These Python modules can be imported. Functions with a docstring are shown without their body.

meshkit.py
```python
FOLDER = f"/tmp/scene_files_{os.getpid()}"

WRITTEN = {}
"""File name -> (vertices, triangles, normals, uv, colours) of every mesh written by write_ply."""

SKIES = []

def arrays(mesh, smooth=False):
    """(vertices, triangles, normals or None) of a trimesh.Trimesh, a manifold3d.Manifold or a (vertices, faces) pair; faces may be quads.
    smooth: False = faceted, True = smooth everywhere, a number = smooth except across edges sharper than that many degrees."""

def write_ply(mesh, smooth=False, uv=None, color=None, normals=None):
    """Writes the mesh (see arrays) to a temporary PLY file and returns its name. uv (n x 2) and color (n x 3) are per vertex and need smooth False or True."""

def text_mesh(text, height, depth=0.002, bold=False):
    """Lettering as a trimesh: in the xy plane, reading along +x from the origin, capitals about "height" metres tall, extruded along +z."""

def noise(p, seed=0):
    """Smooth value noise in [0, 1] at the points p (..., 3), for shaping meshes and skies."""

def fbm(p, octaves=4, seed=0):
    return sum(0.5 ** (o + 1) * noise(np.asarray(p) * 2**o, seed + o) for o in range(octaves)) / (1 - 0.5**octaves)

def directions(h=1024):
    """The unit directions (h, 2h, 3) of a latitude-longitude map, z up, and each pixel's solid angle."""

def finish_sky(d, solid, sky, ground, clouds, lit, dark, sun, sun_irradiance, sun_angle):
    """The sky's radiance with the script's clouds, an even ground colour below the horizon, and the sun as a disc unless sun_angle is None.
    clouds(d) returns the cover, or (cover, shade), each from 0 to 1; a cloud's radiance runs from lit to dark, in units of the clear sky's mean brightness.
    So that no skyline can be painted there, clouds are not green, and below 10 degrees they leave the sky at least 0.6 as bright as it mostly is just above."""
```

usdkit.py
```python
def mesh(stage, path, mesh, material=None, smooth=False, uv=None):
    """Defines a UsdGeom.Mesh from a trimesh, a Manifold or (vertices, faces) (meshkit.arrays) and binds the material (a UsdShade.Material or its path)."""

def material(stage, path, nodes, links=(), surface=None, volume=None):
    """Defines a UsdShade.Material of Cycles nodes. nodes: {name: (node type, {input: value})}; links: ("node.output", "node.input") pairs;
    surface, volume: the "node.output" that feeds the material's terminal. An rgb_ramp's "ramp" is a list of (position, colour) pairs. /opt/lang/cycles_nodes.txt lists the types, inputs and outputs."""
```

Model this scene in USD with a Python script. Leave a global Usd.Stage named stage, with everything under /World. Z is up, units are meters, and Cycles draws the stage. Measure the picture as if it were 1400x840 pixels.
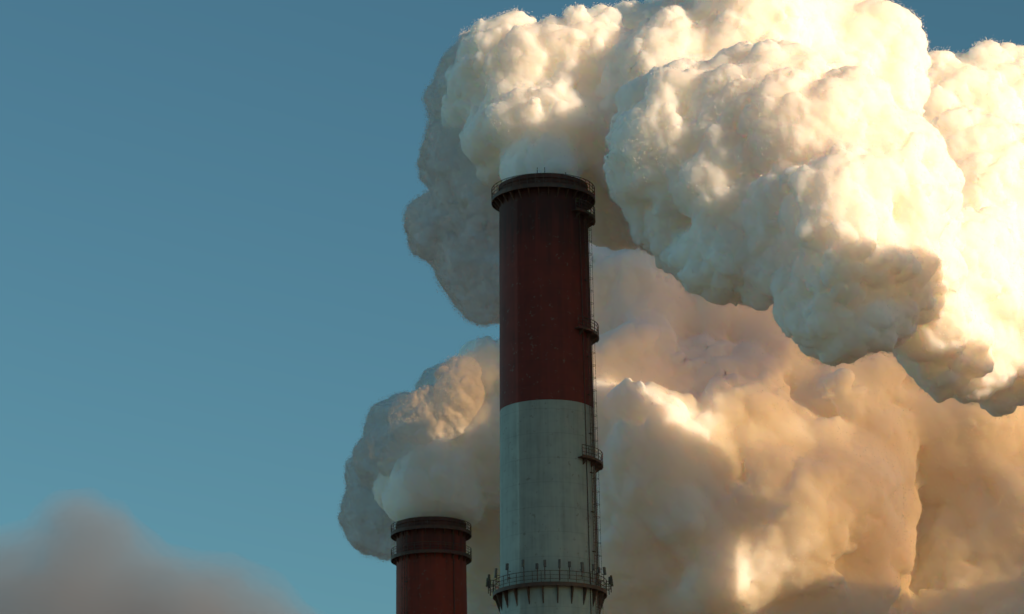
import math, random
import numpy as np, trimesh, usdkit, meshkit
from scipy import ndimage
from scipy.spatial import cKDTree
from pxr import Usd, UsdGeom, UsdLux, UsdShade, Gf, Sdf, Vt

stage = Usd.Stage.CreateInMemory()
UsdGeom.SetStageUpAxis(stage, UsdGeom.Tokens.z)
UsdGeom.SetStageMetersPerUnit(stage, 1.0)
UsdGeom.Xform.Define(stage, '/World')
UsdGeom.Scope.Define(stage, '/World/Looks')

# ------------------------------------------------------------------ camera
EYE = np.array([0.0, 0.0, 1.7])
FOC, PITCH, ROLL = 4640.0, math.radians(16.5), math.radians(0.8)
EXPOSURE = 0.5
_r0, _u0 = np.array([1.0, 0, 0]), np.array([0, -math.sin(PITCH), math.cos(PITCH)])
FWD = np.array([0, math.cos(PITCH), math.sin(PITCH)])
RIGHT = _r0 * math.cos(ROLL) - _u0 * math.sin(ROLL)
UP = _u0 * math.cos(ROLL) + _r0 * math.sin(ROLL)
cam = UsdGeom.Camera.Define(stage, '/World/camera')
M = np.eye(4)
M[0, :3], M[1, :3], M[2, :3], M[3, :3] = RIGHT, UP, -FWD, EYE
cam.AddTransformOp().Set(Gf.Matrix4d(M.tolist()))
cam.CreateHorizontalApertureAttr(36.0)
cam.CreateVerticalApertureAttr(21.6)
cam.CreateFocalLengthAttr(36.0 * FOC / 1400)
cam.CreateFStopAttr(1.8)          # a slightly soft, hand-focused picture
cam.CreateFocusDistanceAttr(120.0)
cam.CreateExposureAttr(EXPOSURE)

# ------------------------------------------------------------------ sky and sun
SUN_AZ, SUN_EL = math.radians(127), math.radians(9)     # azimuth clockwise from +y (the view direction)
SUN = np.array([math.sin(SUN_AZ) * math.cos(SUN_EL), math.cos(SUN_AZ) * math.cos(SUN_EL), math.sin(SUN_EL)])
dome = UsdLux.DomeLight.Define(stage, '/World/sky')
dome.GetPrim().SetCustomDataByKey('kind', 'structure')
sky = usdkit.material(stage, '/World/Looks/sky_air', {
    's': ('sky_texture', dict(sky_type='single_scattering', sun_disc=False, sun_elevation=SUN_EL, sun_rotation=SUN_AZ,
                              altitude=100.0, air_density=1.0, aerosol_density=0.35, ozone_density=3.0)),
    't': ('mix_color', dict(blend_type='multiply', fac=1.0, b=(0.79, 1.03, 0.86), use_clamp=False, use_clamp_result=False)),
    'b': ('background_shader', dict(strength=0.077))},
    [('s.color', 't.a'), ('t.result', 'b.color')], surface='b.background')
UsdShade.MaterialBindingAPI.Apply(dome.GetPrim()).Bind(sky)
sun = UsdLux.DistantLight.Define(stage, '/World/sun')
sun.CreateNormalizeAttr(True)
sun.CreateIntensityAttr(1.25)
sun.CreateAngleAttr(0.5)
sun.CreateColorAttr(Gf.Vec3f(1.0, 0.63, 0.35))
z = SUN; x = np.cross([0, 0, 1], z); x /= np.linalg.norm(x); y = np.cross(z, x)
S = np.eye(4); S[0, :3], S[1, :3], S[2, :3] = x, y, z
sun.AddTransformOp().Set(Gf.Matrix4d(S.tolist()))


def at(px, py, Y):
    """The point at horizontal distance Y that the picture point (px, py) of a 1400 x 840 frame looks at."""
    d = FWD * FOC + RIGHT * (px - 700) - UP * (py - 420)
    return EYE + d * (Y / d[1])


def px_m(px, py, Y):
    return np.linalg.norm(at(px, py, Y) - EYE) / FOC


# ------------------------------------------------------------------ scene helpers
def numbered(path):
    if not stage.GetPrimAtPath(path):
        return path
    k = 1
    while stage.GetPrimAtPath(f'{path}_{k:03d}'):
        k += 1
    return f'{path}_{k:03d}'


def tag(p, label=None, cat=None, group=None, kind=None):
    for k, v in (('label', label), ('category', cat), ('group', group), ('kind', kind)):
        if v:
            p.SetCustomDataByKey(k, v)
    return p


def thing(name, loc, label, cat, group=None):
    x = UsdGeom.Xform.Define(stage, numbered('/World/' + name))
    x.AddTranslateOp().Set(Gf.Vec3d(*map(float, loc)))
    return tag(x.GetPrim(), label, cat, group)


def obj(name, mesh, mat, parent=None, smooth=False):
    base = str(parent.GetPath()) if parent else '/World'
    return usdkit.mesh(stage, numbered(f'{base}/{name}'), mesh, mat, smooth=smooth).GetPrim()


# ------------------------------------------------------------------ billowing steam: surface nets over a signed distance field
def surface_net(f, origin, h):
    s = f < 0
    nx, ny, nz = f.shape
    acc = np.zeros((nx - 1, ny - 1, nz - 1, 3), np.float32)
    cnt = np.zeros((nx - 1, ny - 1, nz - 1), np.float32)
    C = [(i, j, k) for i in (0, 1) for j in (0, 1) for k in (0, 1)]
    view = lambda a, c: a[c[0]:nx - 1 + c[0], c[1]:ny - 1 + c[1], c[2]:nz - 1 + c[2]]
    allin = np.ones(cnt.shape, bool); anyin = np.zeros(cnt.shape, bool)
    for c in C:
        v = view(s, c); allin &= v; anyin |= v
    act = np.argwhere(anyin & ~allin)
    vals = np.stack([f[act[:, 0] + c[0], act[:, 1] + c[1], act[:, 2] + c[2]] for c in C], 1)
    pos = np.zeros((len(act), 3)); n = np.zeros(len(act))
    for a in range(8):
        for b in range(a + 1, 8):
            d = np.abs(np.subtract(C[a], C[b]))
            if d.sum() != 1:
                continue
            va, vb = vals[:, a], vals[:, b]
            m = (va < 0) != (vb < 0)
            t = np.where(m, va / np.where(m, va - vb, 1), 0)[:, None]
            p = np.array(C[a]) + t * (np.array(C[b]) - np.array(C[a]))
            pos += np.where(m[:, None], p, 0); n += m
    verts = (act + pos / n[:, None]) * h + origin
    idx = np.full(cnt.shape, -1, np.int64); idx[tuple(act.T)] = np.arange(len(act))
    quads = []
    for ax in range(3):
        o1, o2 = [(1, 2), (2, 0), (0, 1)][ax]
        lo = [slice(1, -1)] * 3; lo[ax] = slice(0, -1)
        hi = [slice(1, -1)] * 3; hi[ax] = slice(1, None)
        a, b = s[tuple(lo)], s[tuple(hi)]
        e = np.argwhere(a != b)
        off = np.array([1, 1, 1]); off[ax] = 0
        inside = a[tuple(e.T)]
        e = e + off
        q = []
        for d1, d2 in ((-1, -1), (0, -1), (0, 0), (-1, 0)):
            c = e.copy(); c[:, o1] += d1; c[:, o2] += d2
            q.append(idx[c[:, 0], c[:, 1], c[:, 2]])
        q = np.stack(q, 1)
        q[~inside] = q[~inside][:, ::-1]
        quads.append(q)
    q = np.vstack(quads)
    return verts, np.vstack([q[:, [0, 1, 2]], q[:, [0, 2, 3]]])


def cells(points, size, seed):
    """Rounded bumps with sharp creases between them: 1 at a cell's centre, 0 far from it."""
    lo = np.floor(points.min(0) / size).astype(int) - 1
    hi = np.ceil(points.max(0) / size).astype(int) + 2
    g = np.stack(np.meshgrid(*[np.arange(a, b) for a, b in zip(lo, hi)], indexing='ij'), -1).reshape(-1, 3).astype(float)
    g = (g + np.random.default_rng(seed).random(g.shape)) * size
    d = cKDTree(g).query(points, workers=-1)[0] / size
    return np.sqrt(np.clip(1 - (d / 0.95) ** 2, 0, 1))


def billow(spheres, h, k, seed, octaves, fine, zoom=2, calm=None, swirl=None):
    """spheres: (centre, radius). octaves: (cell size, height, evenness) on the coarse grid of step h; fine: the same on a grid zoom times finer.
    Returns the coarse field with its origin, and the mesh."""
    c = np.array([s[0] for s in spheres]); r = np.array([s[1] for s in spheres])
    pad = 3.0 + sum(o[1] for o in octaves) + sum(o[1] for o in fine)
    lo = (c - r[:, None]).min(0) - pad; hi = (c + r[:, None]).max(0) + pad
    n = np.ceil((hi - lo) / h).astype(int) + 1
    f = np.full(n, 50.0, np.float32)
    axes = [lo[i] + h * np.arange(n[i]) for i in range(3)]
    W = 0
    if swirl:                  # (size, reach): curls the whole shape
        G = np.stack(np.meshgrid(*axes, indexing='ij'), -1)
        W = [((meshkit.fbm(G / swirl[0], 2, seed + 700 + j) - 0.5) * 2 * swirl[1]).astype(np.float32) for j in range(3)]
        if calm is not None:
            still = np.clip((np.linalg.norm(G - calm[0], axis=-1) - 9) / 22, 0, 1)
            W = [q * still.astype(np.float32) for q in W]
        del G
    for ci, ri in zip(c, r):
        w = ri + pad + 6 + (swirl[1] if swirl else 0)
        sl = tuple(slice(max(0, int((ci[i] - w - lo[i]) / h)), min(n[i], int((ci[i] + w - lo[i]) / h) + 2)) for i in range(3))
        X, Y, Z = np.meshgrid(*[axes[i][sl[i]] for i in range(3)], indexing='ij', sparse=True)
        if swirl:
            X, Y, Z = X + W[0][sl], Y + W[1][sl], Z + W[2][sl]
        d = np.sqrt((X - ci[0]) ** 2 + (Y - ci[1]) ** 2 + (Z - ci[2]) ** 2) - ri
        a = f[sl]
        t = np.maximum(k - np.abs(a - d), 0) / k
        f[sl] = np.minimum(a, d) - t * t * k * 0.25

    def add(f, h, octs, band, sd):
        for q, (size, amp, even) in enumerate(octs):
            m = np.argwhere(np.abs(f) < band + amp)
            P = lo + m * h
            wob = np.stack([meshkit.noise(P / (size * 1.3), sd + 31 * q + j) for j in range(3)], 1) - 0.5
            b = cells(P + wob * size * 0.9, size, sd + q)
            mod = meshkit.noise(P / (size * 3.1) + 7.3, sd + 91 + q)
            mod = even + (1 - even) * np.clip((mod - 0.25) / 0.5, 0, 1)
            if calm is not None:
                mod = mod * np.clip((np.linalg.norm(P - calm[0], axis=1) - calm[1]) / calm[2], 0.4, 1)
            f[tuple(m.T)] -= (amp * mod * (b - 0.35)).astype(np.float32)
        return f

    f = add(f, h, octaves, sum(o[1] for o in octaves) + 2 * h, seed)
    if zoom > 1:
        nf = (n - 1) * zoom + 1
        g = ndimage.zoom(f, nf / n, order=1, grid_mode=False)
        g = ndimage.gaussian_filter(g, 0.6)
    else:
        g = f.copy()
    hz = h / zoom
    g = add(g, hz, fine, sum(o[1] for o in fine) + 2 * hz, seed + 500)
    v, t = surface_net(g, lo, hz)
    return (f, lo), (v, t)


def keep_large(mesh, least=200):
    m = trimesh.Trimesh(*mesh, process=False)
    lab = trimesh.graph.connected_component_labels(m.face_adjacency, node_count=len(m.faces))
    cnt = np.bincount(lab)
    m.update_faces(cnt[lab] >= least); m.remove_unreferenced_vertices()
    return m

# ------------------------------------------------------------------ materials
def painted(name, base, dark, streak=0.5, rough=0.75, soot=1e4):
    """Weathered paint on concrete: rain streaks running down, blotches, and faint pour joints every 2.5 m; soot has run down from the height soot."""
    return usdkit.material(stage, '/World/Looks/' + name, {
        'g': ('geometry', {}),
        'm': ('mapping', dict(mapping_type='point', scale=(1.6, 1.6, 0.05))),
        'n': ('noise_texture', dict(scale=1.0, detail=5.0, roughness=0.65)),
        'n2': ('noise_texture', dict(scale=0.55, detail=6.0, roughness=0.6)),
        'x': ('separate_xyz', {}),
        'j': ('math', dict(math_type='multiply', value2=0.4)),
        'jf': ('math', dict(math_type='fraction')),
        'jl': ('math', dict(math_type='less_than', value2=0.035)),
        'js': ('math', dict(math_type='multiply', value2=0.18)),
        'a': ('math', dict(math_type='multiply')),
        'r': ('map_range', dict(from_min=0.18, from_max=0.42, to_min=0.0, to_max=streak, clamp=True)),
        's': ('math', dict(math_type='add', use_clamp=True)),
        'c': ('mix_color', dict(blend_type='mix', a=base, b=dark)),
        'sz': ('map_range', dict(from_min=soot - 13.0, from_max=soot, to_min=0.0, to_max=1.0, clamp=True)),
        'sn': ('math', dict(math_type='multiply')), 'sr': ('map_range', dict(from_min=0.25, from_max=0.6, to_min=0.0, to_max=0.65, clamp=True)),
        'sa': ('math', dict(math_type='add')), 'c2': ('mix_color', dict(blend_type='mix', b=(0.022, 0.018, 0.017))),
        'pn': ('noise_texture', dict(scale=1.7, detail=8.0, roughness=0.7)), 'pr': ('map_range', dict(from_min=0.60, from_max=0.65, to_min=0.0, to_max=0.55, clamp=True)),
        'c3': ('mix_color', dict(blend_type='mix', b=(0.17, 0.15, 0.13))),
        'f': ('noise_texture', dict(scale=9.0, detail=4.0)),
        'bu': ('bump', dict(strength=0.25, distance=0.03)),
        'p': ('principled_bsdf', dict(roughness=rough, specular_ior_level=0.3))},
        [('g.position', 'm.vector'), ('m.vector', 'n.vector'), ('g.position', 'n2.vector'), ('g.position', 'f.vector'),
         ('n.fac', 'a.value1'), ('n2.fac', 'a.value2'), ('a.value', 'r.value'),
         ('g.position', 'x.vector'), ('x.z', 'j.value1'), ('j.value', 'jf.value1'), ('jf.value', 'jl.value1'), ('jl.value', 'js.value1'),
         ('r.result', 's.value1'), ('js.value', 's.value2'), ('s.value', 'c.fac'), ('g.position', 'pn.vector'), ('pn.fac', 'pr.value'), ('pr.result', 'c3.fac'), ('c.result', 'c3.a'),
         ('x.z', 'sz.value'), ('sz.result', 'sn.value1'), ('n.fac', 'sa.value1'), ('n.fac', 'sa.value2'), ('sa.value', 'sn.value2'), ('sn.value', 'sr.value'),
         ('sr.result', 'c2.fac'), ('c3.result', 'c2.a'), ('c2.result', 'p.base_color'),
         ('f.fac', 'bu.height'), ('bu.normal', 'p.normal')], surface='p.BSDF')


RED = painted('red_paint', (0.17, 0.030, 0.023), (0.07, 0.022, 0.02), 0.7, soot=113.0)
RED2 = painted('faded_red_paint', (0.25, 0.045, 0.028), (0.12, 0.035, 0.025), 0.6, soot=101.0)
WHITE = painted('white_paint', (0.33, 0.375, 0.355), (0.17, 0.195, 0.185), 0.6)
SOOT = painted('sooty_concrete', (0.13, 0.055, 0.043), (0.03, 0.024, 0.022), 0.8, 0.9)
STEEL = usdkit.material(stage, '/World/Looks/rusty_steel', {
    'g': ('geometry', {}), 'n': ('noise_texture', dict(scale=2.5, detail=5.0)),
    'r': ('rgb_ramp', dict(ramp=[(0.3, (0.06, 0.042, 0.036)), (0.7, (0.13, 0.062, 0.042))])),
    'p': ('principled_bsdf', dict(roughness=0.6, metallic=0.3))},
    [('g.position', 'n.vector'), ('n.fac', 'r.fac'), ('r.color', 'p.base_color')], surface='p.BSDF')
GREY = usdkit.material(stage, '/World/Looks/antenna_shell', {
    'g': ('geometry', {}), 'n': ('noise_texture', dict(scale=3.0)),
    'r': ('rgb_ramp', dict(ramp=[(0.3, (0.06, 0.05, 0.045)), (0.7, (0.11, 0.09, 0.08))])),
    'p': ('principled_bsdf', dict(roughness=0.55))},
    [('g.position', 'n.vector'), ('n.fac', 'r.fac'), ('r.color', 'p.base_color')], surface='p.BSDF')
GROUND = usdkit.material(stage, '/World/Looks/ground', {
    'g': ('geometry', {}), 'n': ('noise_texture', dict(scale=0.02, detail=8.0)),
    'r': ('rgb_ramp', dict(ramp=[(0.3, (0.10, 0.085, 0.06)), (0.7, (0.17, 0.14, 0.11))])),
    'p': ('principled_bsdf', dict(roughness=0.95))},
    [('g.position', 'n.vector'), ('n.fac', 'r.fac'), ('r.color', 'p.base_color')], surface='p.BSDF')


def steam(name, scale, tint=(0.94, 0.94, 0.94)):
    return usdkit.material(stage, '/World/Looks/' + name, {
        'p': ('principled_bsdf', dict(base_color=tint, roughness=1.0, specular_ior_level=0.0, subsurface_weight=1.0,
                                      subsurface_scale=scale, subsurface_radius=(1.3, 1.0, 0.72)))}, [], surface='p.BSDF')


def vapour(name, density, color=(0.995, 0.995, 0.995), g=0.0):
    return usdkit.material(stage, '/World/Looks/' + name, {
        'p': ('principled_volume', dict(color=color, density=density, anisotropy=g))}, [], volume='p.volume')


def wisps(name, tint, scale, lo, hi, most, least=0.0):
    """Torn vapour: see-through between its shreds."""
    return usdkit.material(stage, '/World/Looks/' + name, {
        'g': ('geometry', {}), 'n': ('noise_texture', dict(scale=scale, detail=5.0, roughness=0.6)),
        'r': ('map_range', dict(from_min=lo, from_max=hi, to_min=least, to_max=most, clamp=True)),
        't': ('transparent_bsdf', {}), 'd': ('diffuse_bsdf', dict(color=tint)), 'l': ('translucent_bsdf', dict(color=tint)),
        'b': ('mix_closure', dict(fac=0.45)), 'm': ('mix_closure', {})},
        [('g.position', 'n.vector'), ('n.fac', 'r.value'), ('r.result', 'm.fac'), ('d.BSDF', 'b.closure1'), ('l.BSDF', 'b.closure2'),
         ('t.BSDF', 'm.closure1'), ('b.closure', 'm.closure2')], surface='m.closure')


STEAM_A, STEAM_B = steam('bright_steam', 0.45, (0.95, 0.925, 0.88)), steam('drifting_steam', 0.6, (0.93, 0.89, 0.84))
VEIL_C = vapour('grey_vapour', 0.018, (0.44, 0.43, 0.50))
LEE = vapour('lee_vapour', 0.05, (0.99, 0.99, 0.99))
MIST = usdkit.material(stage, '/World/Looks/mist_droplets', {'d': ('diffuse_bsdf', dict(color=(0.94, 0.94, 0.94))), 'l': ('translucent_bsdf', dict(color=(0.94, 0.94, 0.94))), 'm': ('mix_closure', dict(fac=0.5))}, [('d.BSDF', 'm.closure1'), ('l.BSDF', 'm.closure2')], surface='m.closure')
LEE_EDGE = wisps('lee_wisps', (0.94, 0.94, 0.94), 0.3, 0.30, 0.65, 0.92, 0.38)
VEIL_D = usdkit.material(stage, '/World/Looks/unseen_dimming_vapour', {'v': ('volume_coefficients', dict(scatter_coeffs=(0.046, 0.06, 0.095), absorption_coeffs=(0.0, 0.0, 0.0), phase='Henyey-Greenstein'))}, [], volume='v.volume')  # for the unseen vapour that dims and warms sun on the lower plume

# ------------------------------------------------------------------ ground
gm = trimesh.creation.cylinder(6000.0, 2.0, sections=96); gm.apply_translation([0, 0, -1.0])
tag(obj('ground', gm, GROUND), kind='structure')


# ------------------------------------------------------------------ chimney pieces (local frame: axis at the origin, z up, azimuth 0 towards the camera, + to the right)
def pol(az, r, zz=0.0):
    a = math.radians(az)
    return np.array([r * math.sin(a), -r * math.cos(a), zz])


def lathe(profile, n=96, a0=0.0, a1=360.0):
    """A closed ring from a closed (radius, z) outline, or an arc of it with end caps."""
    P = np.array(profile, float); k = len(P); full = abs(a1 - a0) >= 360
    az = np.radians(np.linspace(a0, a1, n, endpoint=not full))
    v = np.stack([P[None, :, 0] * np.sin(az)[:, None], -P[None, :, 0] * np.cos(az)[:, None], np.broadcast_to(P[None, :, 1], (len(az), k))], -1).reshape(-1, 3)
    f = []
    for i in range(len(az) if full else len(az) - 1):
        j = (i + 1) % len(az)
        for q in range(k):
            w = (q + 1) % k
            f += [(i * k + q, j * k + q, j * k + w), (i * k + q, j * k + w, i * k + w)]
    if not full:
        for q in range(1, k - 1):
            f += [(0, q, q + 1), ((len(az) - 1) * k, (len(az) - 1) * k + q + 1, (len(az) - 1) * k + q)]
    m = trimesh.Trimesh(v, f, process=False); m.fix_normals(); return m


def bar(a, b, r, sides=6):
    m = trimesh.creation.cylinder(r, segment=[a, b], sections=sides); return m


def block(c, size, az):
    m = trimesh.creation.box(size)
    m.apply_transform(trimesh.transformations.rotation_matrix(math.radians(az), [0, 0, 1]))
    m.apply_translation(c); return m


def wedge(az, r0, r1, z0, drop, t=0.10):
    """A triangular bracket under a gallery."""
    a, b, c = pol(az, r0 - 0.02, z0), pol(az, r1, z0), pol(az, r0 - 0.02, z0 - drop)
    b2 = pol(az, r1, z0 - 0.12)
    s = np.array([math.cos(math.radians(az)), math.sin(math.radians(az)), 0]) * t / 2
    return trimesh.convex.convex_hull(np.array([p + o for p in (a, b, b2, c) for o in (s, -s)]))


def gallery(parent, zf, r0, r1, a0=0.0, a1=360.0, posts=32, rail_h=1.15, mid=(0.4, 0.78), brackets=24, drop=1.1, fascia=0.32):
    full = abs(a1 - a0) >= 360
    n = 96 if full else 24
    fl = obj('gallery_floor', lathe([(r0 - 0.03, zf - 0.10), (r1, zf - 0.10), (r1, zf), (r0 - 0.03, zf)], n, a0, a1), STEEL, parent)
    obj('edge_beam', lathe([(r1 + 0.003, zf - fascia), (r1 + 0.08, zf - fascia), (r1 + 0.08, zf + 0.12), (r1 + 0.003, zf + 0.12)], n, a0, a1), STEEL, fl)
    for k in range(brackets):
        az = a0 + (a1 - a0) * (k + 0.5) / brackets
        obj('bracket', wedge(az, r0, r1 - 0.05, zf - 0.102, drop), STEEL, fl)
    rl = obj('railing', lathe([(r1 + 0.01, zf + rail_h - 0.05), (r1 + 0.07, zf + rail_h - 0.05), (r1 + 0.07, zf + rail_h), (r1 + 0.01, zf + rail_h)], n, a0, a1), STEEL, parent)
    for h in mid:
        obj('railing_bar', lathe([(r1 + 0.02, zf + h), (r1 + 0.06, zf + h), (r1 + 0.06, zf + h + 0.04), (r1 + 0.02, zf + h + 0.04)], n, a0, a1), STEEL, rl)
    for k in range(posts):
        az = a0 + (a1 - a0) * (k / posts if full else k / (posts - 1))
        obj('railing_post', bar(pol(az, r1 + 0.04, zf + 0.1), pol(az, r1 + 0.04, zf + rail_h - 0.03), 0.028), STEEL, rl)


def section(parent, mat, z0, z1, R, label=None, lo=0.0):
    ro, ri = (R(z0) , R(z1)), 0.45
    n = max(2, int((z1 - z0) / 4))
    zs = np.r_[z0, np.linspace(z0 + 0.02, z1 - 0.02, n + 1), z1]
    prof = [(R(q), q) for q in zs] + [(R(q) - ri, q) for q in zs[::-1]]
    return tag(obj('shaft_section', lathe(prof, 128), mat, parent, smooth=True), label)


def ladder(parent, az, zs, R):
    """Caged ladder following the shaft between the landings zs."""
    z0, z1 = zs[0], zs[-1]
    n = int((z1 - z0) / 3)
    pts = np.linspace(z0, z1, n + 1)
    L = trimesh.util.concatenate([bar(pol(az, R(a) + 0.22, a) + s * pol(az + 90, 0.22), pol(az, R(b) + 0.22, b) + s * pol(az + 90, 0.22), 0.03) for s in (-1, 1) for a, b in zip(pts[:-1], pts[1:])])
    lad = obj('ladder', L, STEEL, parent)
    rung = trimesh.util.concatenate([bar(pol(az, R(q) + 0.22, q) - pol(az + 90, 0.22), pol(az, R(q) + 0.22, q) + pol(az + 90, 0.22), 0.014, 4) for q in np.arange(z0, z1, 0.32)])
    tag(obj('rungs', rung, STEEL, lad), kind='stuff')
    hoops, e = [], pol(az + 90, 1.0); o = pol(az, 1.0)
    arc = np.radians(np.linspace(-10, 190, 9))
    for q in np.arange(z0 + 1, z1, 1.3):
        c = pol(az, R(q) + 0.24, q)
        P = [c + e * 0.38 * math.cos(t) + o * (0.12 + 0.5 * max(math.sin(t), 0)) for t in arc]
        hoops += [bar(P[i], P[i + 1], 0.022, 4) for i in range(8)]
    tag(obj('cage_hoops', trimesh.util.concatenate(hoops), STEEL, lad), kind='stuff')
    for t in np.radians([10, 50, 90, 130, 170]):
        obj('cage_strap', trimesh.util.concatenate([bar(*[pol(az, R(q) + 0.24, q) + e * 0.38 * math.cos(t) + o * (0.12 + 0.5 * math.sin(t)) for q in (a, b)], 0.016, 4) for a, b in zip(pts[:-1], pts[1:])]), STEEL, lad)
    for q in np.arange(z0 + 1.5, z1, 4.0):
        obj('ladder_bracket', block(pol(az, R(q) + 0.10, q), (0.5, 0.24, 0.06), az), STEEL, lad)


def cable(parent, az, z0, z1, R, name='conduit', off=0.07, r=0.06):
    pts = np.linspace(z0, z1, 30)
    obj(name, trimesh.util.concatenate([bar(pol(az, R(a) + off, a), pol(az, R(b) + off, b), r) for a, b in zip(pts[:-1], pts[1:])]), STEEL, parent)


def antenna(parent, az, r, z0, h_mast, panel, out=0.35, tilt=6, yaw=0):
    """Panel antenna: mast clamped to the gallery rail, two arms, panel with rounded edges."""
    c = pol(az, r + out)
    a = obj('antenna', bar(c + [0, 0, z0], c + [0, 0, z0 + h_mast], 0.045), STEEL, parent)
    for q in (0.25, 0.62):
        obj('arm', bar(pol(az, r, z0 + h_mast * q), c + [0, 0, z0 + h_mast * q], 0.035), STEEL, a)
    w, d, h = panel
    import manifold3d as m3
    hull = m3.Manifold.batch_hull([m3.Manifold.cylinder(h, d * 0.35, d * 0.35, 10).translate((sx * (w / 2 - d * 0.35), sy * d * 0.15, 0)) for sx in (-1, 1) for sy in (-1, 1)])
    g = hull.to_mesh(); p = trimesh.Trimesh(g.vert_properties[:, :3], g.tri_verts)
    p.apply_transform(trimesh.transformations.rotation_matrix(math.radians(-tilt), [1, 0, 0]))
    p.apply_translation([0, -0.14, 0])
    p.apply_transform(trimesh.transformations.rotation_matrix(math.radians(az + yaw), [0, 0, 1]))
    p.apply_translation(c + [0, 0, z0 + h_mast - h * 0.92])
    obj('panel', p, GREY, a)


# ------------------------------------------------------------------ the tall chimney
D1 = 330.0
B1 = at(742.5, 259, D1); X1 = B1[0]
def scr(p):
    d = np.asarray(p, float) - EYE
    return 700 + FOC * (d @ RIGHT) / (d @ FWD), 420 - FOC * (d @ UP) / (d @ FWD)


def z_at(X, Y, py):
    lo, hi = 0.0, 400.0
    for _ in range(50):
        m = (lo + hi) / 2
        lo, hi = (m, hi) if scr((X, Y, m))[1] > py else (lo, m)
    return lo


z1 = lambda py: z_at(X1, D1, py)
z2 = lambda py: z_at(X2, D2, py)
s1 = lambda py: np.linalg.norm(np.array([X1, D1, z1(py)]) - EYE) / FOC
ZT = z1(257)
Za, Zb = z1(300), z1(790)
Ra, Rb = 60.6 * s1(300), 67.5 * s1(790)
R1 = lambda q: Ra + (Rb - Ra) * (Za - q) / (Za - Zb) if q > Zb else Rb + (Zb - q) * 0.014
c1 = thing('chimney', (X1, D1, 0), 'tall chimney with red upper half and white lower half, standing nearest in the middle', 'chimney')
ZW, ZG = z1(563), z1(813)
zfl = z1(274)
section(c1, WHITE, 0, ZG, R1, 'weathered white painted concrete shaft below the antenna gallery')
section(c1, WHITE, ZG, ZW, R1, 'weathered white painted concrete shaft')
section(c1, RED, ZW, zfl - 0.05, R1, 'dark red painted concrete shaft')
rt = R1(ZT)
obj('rim', lathe([(rt - 0.45, zfl - 0.05), (rt, zfl - 0.05), (rt, ZT - 0.45), (rt + 0.10, ZT - 0.40), (rt + 0.10, ZT), (rt - 0.45, ZT)], 128), SOOT, c1)
gallery(c1, zfl, rt, 71 * s1(275) - 0.08, posts=40, brackets=30, drop=1.0, fascia=0.3)
for py in (303, 463, 638):
    zz = z1(py)
    gallery(c1, zz, R1(zz), R1(zz) + 0.68, 38, 104, posts=8, brackets=4, drop=0.6, fascia=0.14)
gallery(c1, ZG, R1(ZG), 78 * s1(813) - 0.08, posts=40, brackets=22, drop=1.9, fascia=0.25, rail_h=1.25)
ladder(c1, 62, [20, zfl - 0.2], R1)
cable(c1, 52, 20, zfl - 0.2, R1, r=0.04)
cable(c1, 74, 20, zfl - 0.2, R1, r=0.05)
for az in (-8, 2, 32, 150, 215):
    obj('lightning_rod', bar(pol(az, rt - 0.2, ZT - 0.3), pol(az, rt - 0.2, ZT + (0.75 if az != 32 else 0.4)), 0.03), STEEL, c1)
ra = 78 * s1(813)
rng = random.Random(5)
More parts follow.
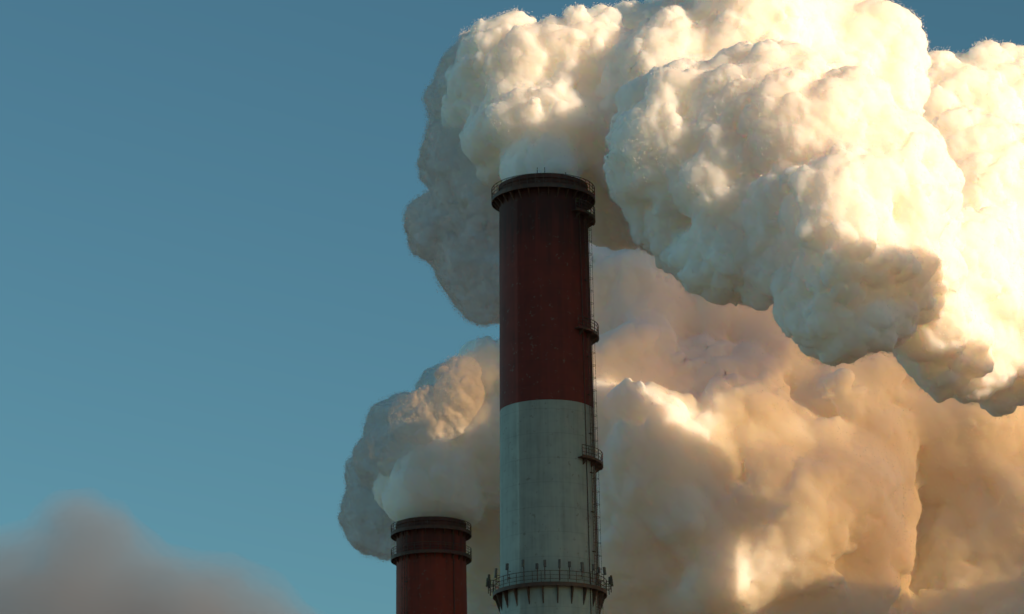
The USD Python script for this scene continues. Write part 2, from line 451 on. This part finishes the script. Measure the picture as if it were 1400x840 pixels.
for az in (-150, -128, -104, -92, -76, -60, -43, -26, -12, -5, 9, 19, 31, 44, 53, 64, 80, 93, 104, 125, 147, 170):
    big = abs(abs(az) - 90) < 22
    antenna(c1, az, ra, ZG + 0.25 + rng.uniform(-0.1, 0.15), rng.uniform(1.5, 2.0) if not big else rng.uniform(1.3, 2.0), (rng.uniform(0.24, 0.34), 0.2, rng.uniform(0.55, 0.95)), out=0.42 if big else rng.uniform(0.15, 0.4), yaw=rng.uniform(-25, 25))

# ------------------------------------------------------------------ the shorter chimney behind
D2 = 420.0
X2 = at(589.3, 716, D2)[0]
s2 = np.linalg.norm(np.array([X2, D2, z2(760)]) - EYE) / FOC
R2 = lambda q: 47.3 * s2 + (z2(716) - q) * 0.008
c2 = thing('chimney', (X2, D2, 0), 'shorter all red chimney with two galleries near its sooty top, standing behind to the left', 'chimney')
zt2, zg2, zh2 = z2(717), z2(731), z2(764)
section(c2, WHITE, 0, zt2 - 36, R2, 'white painted concrete shaft near the ground')
section(c2, RED2, zt2 - 36, zg2 - 0.05, R2, 'red painted concrete shaft')
r2 = R2(zt2)
obj('rim', lathe([(r2 - 0.45, zg2 - 0.05), (r2, zg2 - 0.05), (r2, zt2 - 0.5), (r2 + 0.1, zt2 - 0.45), (r2 + 0.1, zt2), (r2 - 0.45, zt2)], 128), SOOT, c2)
gallery(c2, zg2, r2, 55.2 * s2 - 0.08, posts=32, brackets=24, drop=0.8, fascia=0.32, rail_h=1.1)
gallery(c2, zh2, R2(zh2), 55.2 * s2 - 0.08, posts=32, brackets=24, drop=0.8, fascia=0.32, rail_h=1.1)
ladder(c2, -42, [20, zg2 - 0.2], R2)
cable(c2, 40, 20, zg2 - 0.2, R2)

# ------------------------------------------------------------------ steam plumes
def lumps(seeds, D, grow, n, seed, scale=0.9):
    """seeds: (px, py, radius in px, depth offset in m); each gets n smaller lumps budding from its surface."""
    g = np.random.default_rng(seed); out = []
    for x, y, r, d in seeds:
        c, rr = at(x, y, D + d), scale * r * px_m(x, y, D)
        out.append((c, rr))
        for _ in range(n if d != 0 else n // 3):
            u = g.normal(size=3); u /= np.linalg.norm(u)
            k = g.uniform(*grow)
            out.append((c + u * rr * (1.02 - k * 0.45), rr * k))
    return out


def veil(field, offset, h, vary=0.5, size=6.0, least=6000, wide=None):
    f, lo = field
    idx = np.argwhere(f < 6)
    nz = meshkit.noise((lo + idx * h) / size, 77)
    g = f.copy()
    if wide is not None:       # (x, width, offset): a broader soft edge on the lee side of x
        offset = offset + (wide[2] - offset) * np.clip((wide[0] - (lo + idx * h)[:, 0]) / wide[1], 0, 1)
    g[tuple(idx.T)] -= (offset * (1 - vary + 2 * vary * nz)).astype(np.float32)
    g[0], g[-1], g[:, 0], g[:, -1], g[:, :, 0], g[:, :, -1] = 9, 9, 9, 9, 9, 9
    return keep_large(surface_net(g, lo, h), least)


def fringe(mesh, n, reach, size, seed, parent):
    """The plume's ragged edge: flecks of mist that thin out away from the billows, in tufts."""
    g = np.random.default_rng(seed)
    v, t = np.asarray(mesh.vertices), np.asarray(mesh.faces)
    mid = v[t].mean(1); d = mid - EYE
    px, py = 700 + FOC * (d @ RIGHT) / (d @ FWD), 420 - FOC * (d @ UP) / (d @ FWD)
    nrm = np.cross(v[t[:, 1]] - v[t[:, 0]], v[t[:, 2]] - v[t[:, 0]]); area = np.linalg.norm(nrm, axis=1) / 2
    ok = (px > -60) & (px < 1480) & (py > -80) & (py < 920)
    k = g.choice(len(t), n, p=area * ok / (area * ok).sum())
    w = g.dirichlet((1, 1, 1), n)[:, :, None]
    p = (v[t[k]] * w).sum(1)
    tuft = np.clip(meshkit.fbm(p / 2.6, 3, seed) * 2.4 - 0.75, 0.06, 2.0)
    far = reach * tuft * np.abs(g.normal(size=n)) * 0.62
    p = p + nrm[k] / (2 * area[k, None] + 1e-9) * far[:, None] + g.normal(size=(n, 3)) * 0.12
    r = g.uniform(*size, n) * np.exp(-far * 0.8)
    T = g.normal(size=(n, 4, 3)); T[:, 0] += T[:, 0] - T[:, 1]; T[:, 2] -= T[:, 3]; T /= np.linalg.norm(T, axis=2, keepdims=True)
    V = p[:, None] + T * r[:, None, None]
    flip = np.einsum('ij,ij->i', np.cross(V[:, 1] - V[:, 0], V[:, 2] - V[:, 0]), V[:, 3] - V[:, 0]) > 0
    V[flip] = V[flip][:, [1, 0, 2, 3]]
    F = (np.array([[0, 1, 2], [0, 3, 1], [0, 2, 3], [1, 3, 2]])[None] + 4 * np.arange(n)[:, None, None]).reshape(-1, 3)
    o = obj('mist_fringe', (V.reshape(-1, 3), F), MIST, parent)
    tag(o, kind='stuff')


A = [(742, 248, 34, 0), (742, 222, 38, 1), (748, 195, 44, 3), (762, 165, 48, 6), (705, 200, 46, 8), (690, 130, 50, 10), (692, 76, 16, 7), (730, 112, 30, 5), (790, 92, 40, 5),
     (800, 162, 54, 9), (838, 200, 34, 4), (850, 242, 24, 5), (868, 255, 20, 3), (850, 118, 54, 7), (885, 208, 54, 3), (842, 236, 26, 11), (862, 264, 16, 10), (828, 272, 9, 11), (856, 284, 12, 10), (886, 280, 14, 7), (912, 290, 14, -3),
     (930, 112, 72, 0), (950, 205, 78, -9), (1000, 262, 58, -13), (1060, 308, 40, -15), (1010, 322, 20, -14), (1090, 335, 20, -16), (935, 46, 26, 7), (880, 68, 20, 8), (990, 22, 44, 9), (1040, 62, 84, 1),
     (1060, 180, 92, -13), (1130, 105, 78, 5), (1110, 280, 56, -17), (1140, 235, 86, -16), (1190, 78, 38, 3), (1182, 130, 36, 2), (1090, 195, 56, -16), (1095, 250, 46, -17), (1020, 225, 38, -13),
     (1145, 385, 30, -20), (1110, 335, 36, -17), (1065, 305, 36, -15), (1190, 345, 44, -20), (1200, 300, 64, -16), (1240, 375, 36, -16),
     (938, 308, 15, -9), (972, 338, 15, -12), (1000, 356, 14, -14), (1034, 350, 16, -15), (1070, 358, 17, -16), (1102, 368, 15, -16), (1128, 410, 15, -19), (1152, 438, 18, -20), (1182, 418, 16, -20), (1214, 412, 17, -18),
     (1258, 430, 20, -13), (1292, 468, 20, -8), (1332, 478, 22, -3), (1378, 495, 22, 0), (1030, -50, 92, 12), (1110, -50, 66, 12), (960, -8, 38, 12),
     (1152, 300, 38, -23), (1200, 300, 42, -20), (1158, 340, 34, -23), (1205, 340, 38, -20), (1172, 260, 42, -21), (1215, 250, 44, -18), (1205, 240, 56, -8), (1310, 180, 54, 17), (1345, 132, 30, 20), (1285, 140, 22, 18), (1340, 295, 100, 6), (1300, 400, 80, -3), (1405, 178, 68, 22), (1430, 330, 122, 10), (1390, 430, 80, 2), (1500, 260, 106, 20), (1490, 420, 80, 8)]
A_LEE = [(640, 165, 38, 12), (640, 255, 32, 14), (610, 305, 30, 15), (650, 350, 34, 15), (668, 395, 24, 15), (650, 215, 40, 12), (660, 300, 40, 13), (655, 100, 26, 12)]
B = [(590, 708, 22, 0), (594, 690, 24, 1), (602, 668, 24, 1), (580, 665, 20, 4), (612, 645, 30, 3), (628, 630, 34, 3), (612, 610, 30, 5), (640, 585, 56, 3), (645, 650, 46, 12), (655, 560, 36, 4), (700, 600, 72, 3), (645, 715, 36, 18), (665, 820, 48, 22), (700, 700, 70, 14), (760, 520, 78, 0), (830, 410, 60, -2),
     (900, 390, 75, 6), (980, 410, 80, 8), (1080, 420, 80, 8), (850, 560, 88, -9), (880, 470, 82, 0), (960, 450, 96, 4), (900, 660, 104, -9), (1000, 600, 122, -2), (1050, 480, 105, 4), (1000, 740, 122, -7), (860, 800, 98, -5), (1110, 650, 70, -4),
     (1080, 780, 100, -2), (1150, 520, 100, 2), (1220, 560, 110, 10), (1260, 690, 118, 20), (1230, 830, 122, 18), (1330, 590, 110, 4), (1380, 720, 138, 10), (1370, 860, 138, 10), (1480, 640, 150, 14), (1500, 820, 160, 12), (1000, 900, 138, 4), (1150, 930, 148, 10),
     (740, 900, 95, 20), (1640, 860, 150, 0),
     (1160, 590, 24, -3), (1178, 632, 28, -4), (1182, 676, 32, -4), (1170, 722, 36, -4), (1148, 766, 38, -4), (1120, 806, 40, -3), (1090, 842, 40, -3), (975, 780, 30, -11), (1005, 750, 32, -12), (1035, 718, 32, -12), (1062, 690, 28, -12)]
B_LEE = [(630, 552, 36, -2), (668, 545, 34, 0), (552, 596, 38, 4), (520, 660, 32, 14), (620, 545, 34, 8), (505, 700, 16, 14), (600, 618, 30, 1), (566, 634, 42, 4), (540, 680, 28, 16), (532, 622, 24, 6), (588, 590, 46, 1), (514, 725, 13, 16), (545, 720, 18, 18)]
DB = 420.0
HA, HB = 0.6, 0.8
fa, ma = billow(lumps(A, D1, (0.26, 0.48), 9, 3, 0.86), HA, 1.6, 11, [(5.2, 3.0, 0.75), (2.8, 2.3, 0.7)], [(1.5, 1.35, 0.6), (0.75, 0.5, 0.4)], zoom=3, calm=(np.array([X1, D1, ZT - 2]), 5.0, 6.0))
pa = thing('steam_plume', (0, 0, 0), 'bright cream billowing steam plume pouring from the tall chimney towards the right', 'steam plume')
ma = keep_large(ma, 20000)
obj('billow', ma, STEAM_A, pa, smooth=True)
fringe(ma, 330000, 0.5, (0.03, 0.08), 5, pa)

def lee(spheres, seed, parent):
    """The thin grey lee side of a plume: a torn, half see-through skin of billows round a body of vapour."""
    f, m = billow(spheres, 0.6, 2.0, seed, [(5.0, 2.3, 0.6), (2.6, 1.6, 0.5)], [(1.3, 0.9, 0.5), (0.7, 0.4, 0.4)], zoom=3)
    m = keep_large(m, 3000)
    obj('lee_billow', m, LEE_EDGE, parent, smooth=True)
    fringe(m, 80000, 0.6, (0.03, 0.075), seed + 3, parent)
    obj('lee_vapour', veil(f, -1.0, 0.6, least=1000), LEE, parent, smooth=True)


lee(lumps(A_LEE, D1, (0.3, 0.5), 5, 13), 71, pa)
shade = []  # unseen steam out of view towards the sun, placed to shade both chimneys
def unseen_shadow_lump(px, py, Y, r, t):
    shade.append((at(px, py, Y) + SUN * t, r))
UNSEEN_SHADE = [(750, py, D1, 6, 110) for py in (640, 680, 710, 760, 810, 860)]
UNSEEN_SHADE += [(590, py, D2, 7, 112) for py in (822, 880, 930)]
e = at(750, 800, D1) + SUN * 110; b = at(1640, 860, DB)
shade += [(b + (e - b) * t, 9.0) for t in np.linspace(0.1, 0.95, 10)]  # out-of-view chain joining the shading lumps to the lower plume
for q in UNSEEN_SHADE:
    unseen_shadow_lump(*q)
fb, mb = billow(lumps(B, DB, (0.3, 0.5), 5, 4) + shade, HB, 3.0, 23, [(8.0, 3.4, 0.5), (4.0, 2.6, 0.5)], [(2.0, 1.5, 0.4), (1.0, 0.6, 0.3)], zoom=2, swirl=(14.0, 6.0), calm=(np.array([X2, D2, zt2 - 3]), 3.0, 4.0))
pb = thing('steam_plume', (0, 0, 0), 'tan shaded steam plume from the shorter red chimney, drifting low behind the tall one, with unseen steam out of view that shades both chimneys', 'steam plume')
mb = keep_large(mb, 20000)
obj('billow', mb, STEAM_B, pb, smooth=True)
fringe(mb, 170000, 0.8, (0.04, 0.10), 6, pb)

# unseen vapour out of view, placed to dim and warm sunlight on the lower plume
g = np.random.default_rng(12); unseen_drift = []
for X, Y in ((-16, 436), (-6, 424), (6, 420), (18, 415), (30, 412), (42, 412), (54, 414), (64, 416)):
    for zz in np.arange(66, 136, 9.5):
        thick = 0.95 if zz > 107 or X > 40 else 0.12
        for _ in range(2):
            if g.random() < thick:
                unseen_drift.append((np.array([X, Y, zz]) + SUN * 118 + g.normal(size=3) * [5, 5, 2.5], g.uniform(4.5, 8.0)))
fd, md = billow(unseen_drift, 1.2, 4.0, 61, [(7.0, 2.0, 0.4)], [], zoom=1)
obj('unseen_vapour', keep_large(md, 1000), VEIL_D, pb, smooth=True)

lee(lumps(B_LEE, DB, (0.3, 0.5), 5, 14), 73, pb)

DC = 640.0
C = [(120, 760, 70, 0), (60, 830, 90, 0), (180, 820, 70, 5), (10, 880, 110, 0), (120, 900, 130, 0), (250, 850, 60, 0), (300, 850, 55, 3), (350, 880, 60, 3), (240, 930, 120, 0), (-80, 930, 140, 0), (400, 940, 70, 0)]
fc, mc = billow(lumps(C, DC, (0.35, 0.55), 6, 8), 1.2, 4.0, 41, [(9.0, 3.8, 0.6), (4.5, 2.4, 0.5), (2.6, 1.2, 0.5)], [], zoom=1)
pc = thing('smoke_cloud', (0, 0, 0), 'soft grey smoke cloud drifting low in the bottom left corner', 'smoke')
obj('smoke_body', veil(fc, -2.5, 1.2), VEIL_C, pc, smooth=True)
obj('vapour_edge', veil(fc, -0.4, 1.2), VEIL_C, pc, smooth=True)
obj('outer_vapour', veil(fc, 1.5, 1.2), VEIL_C, pc, smooth=True)
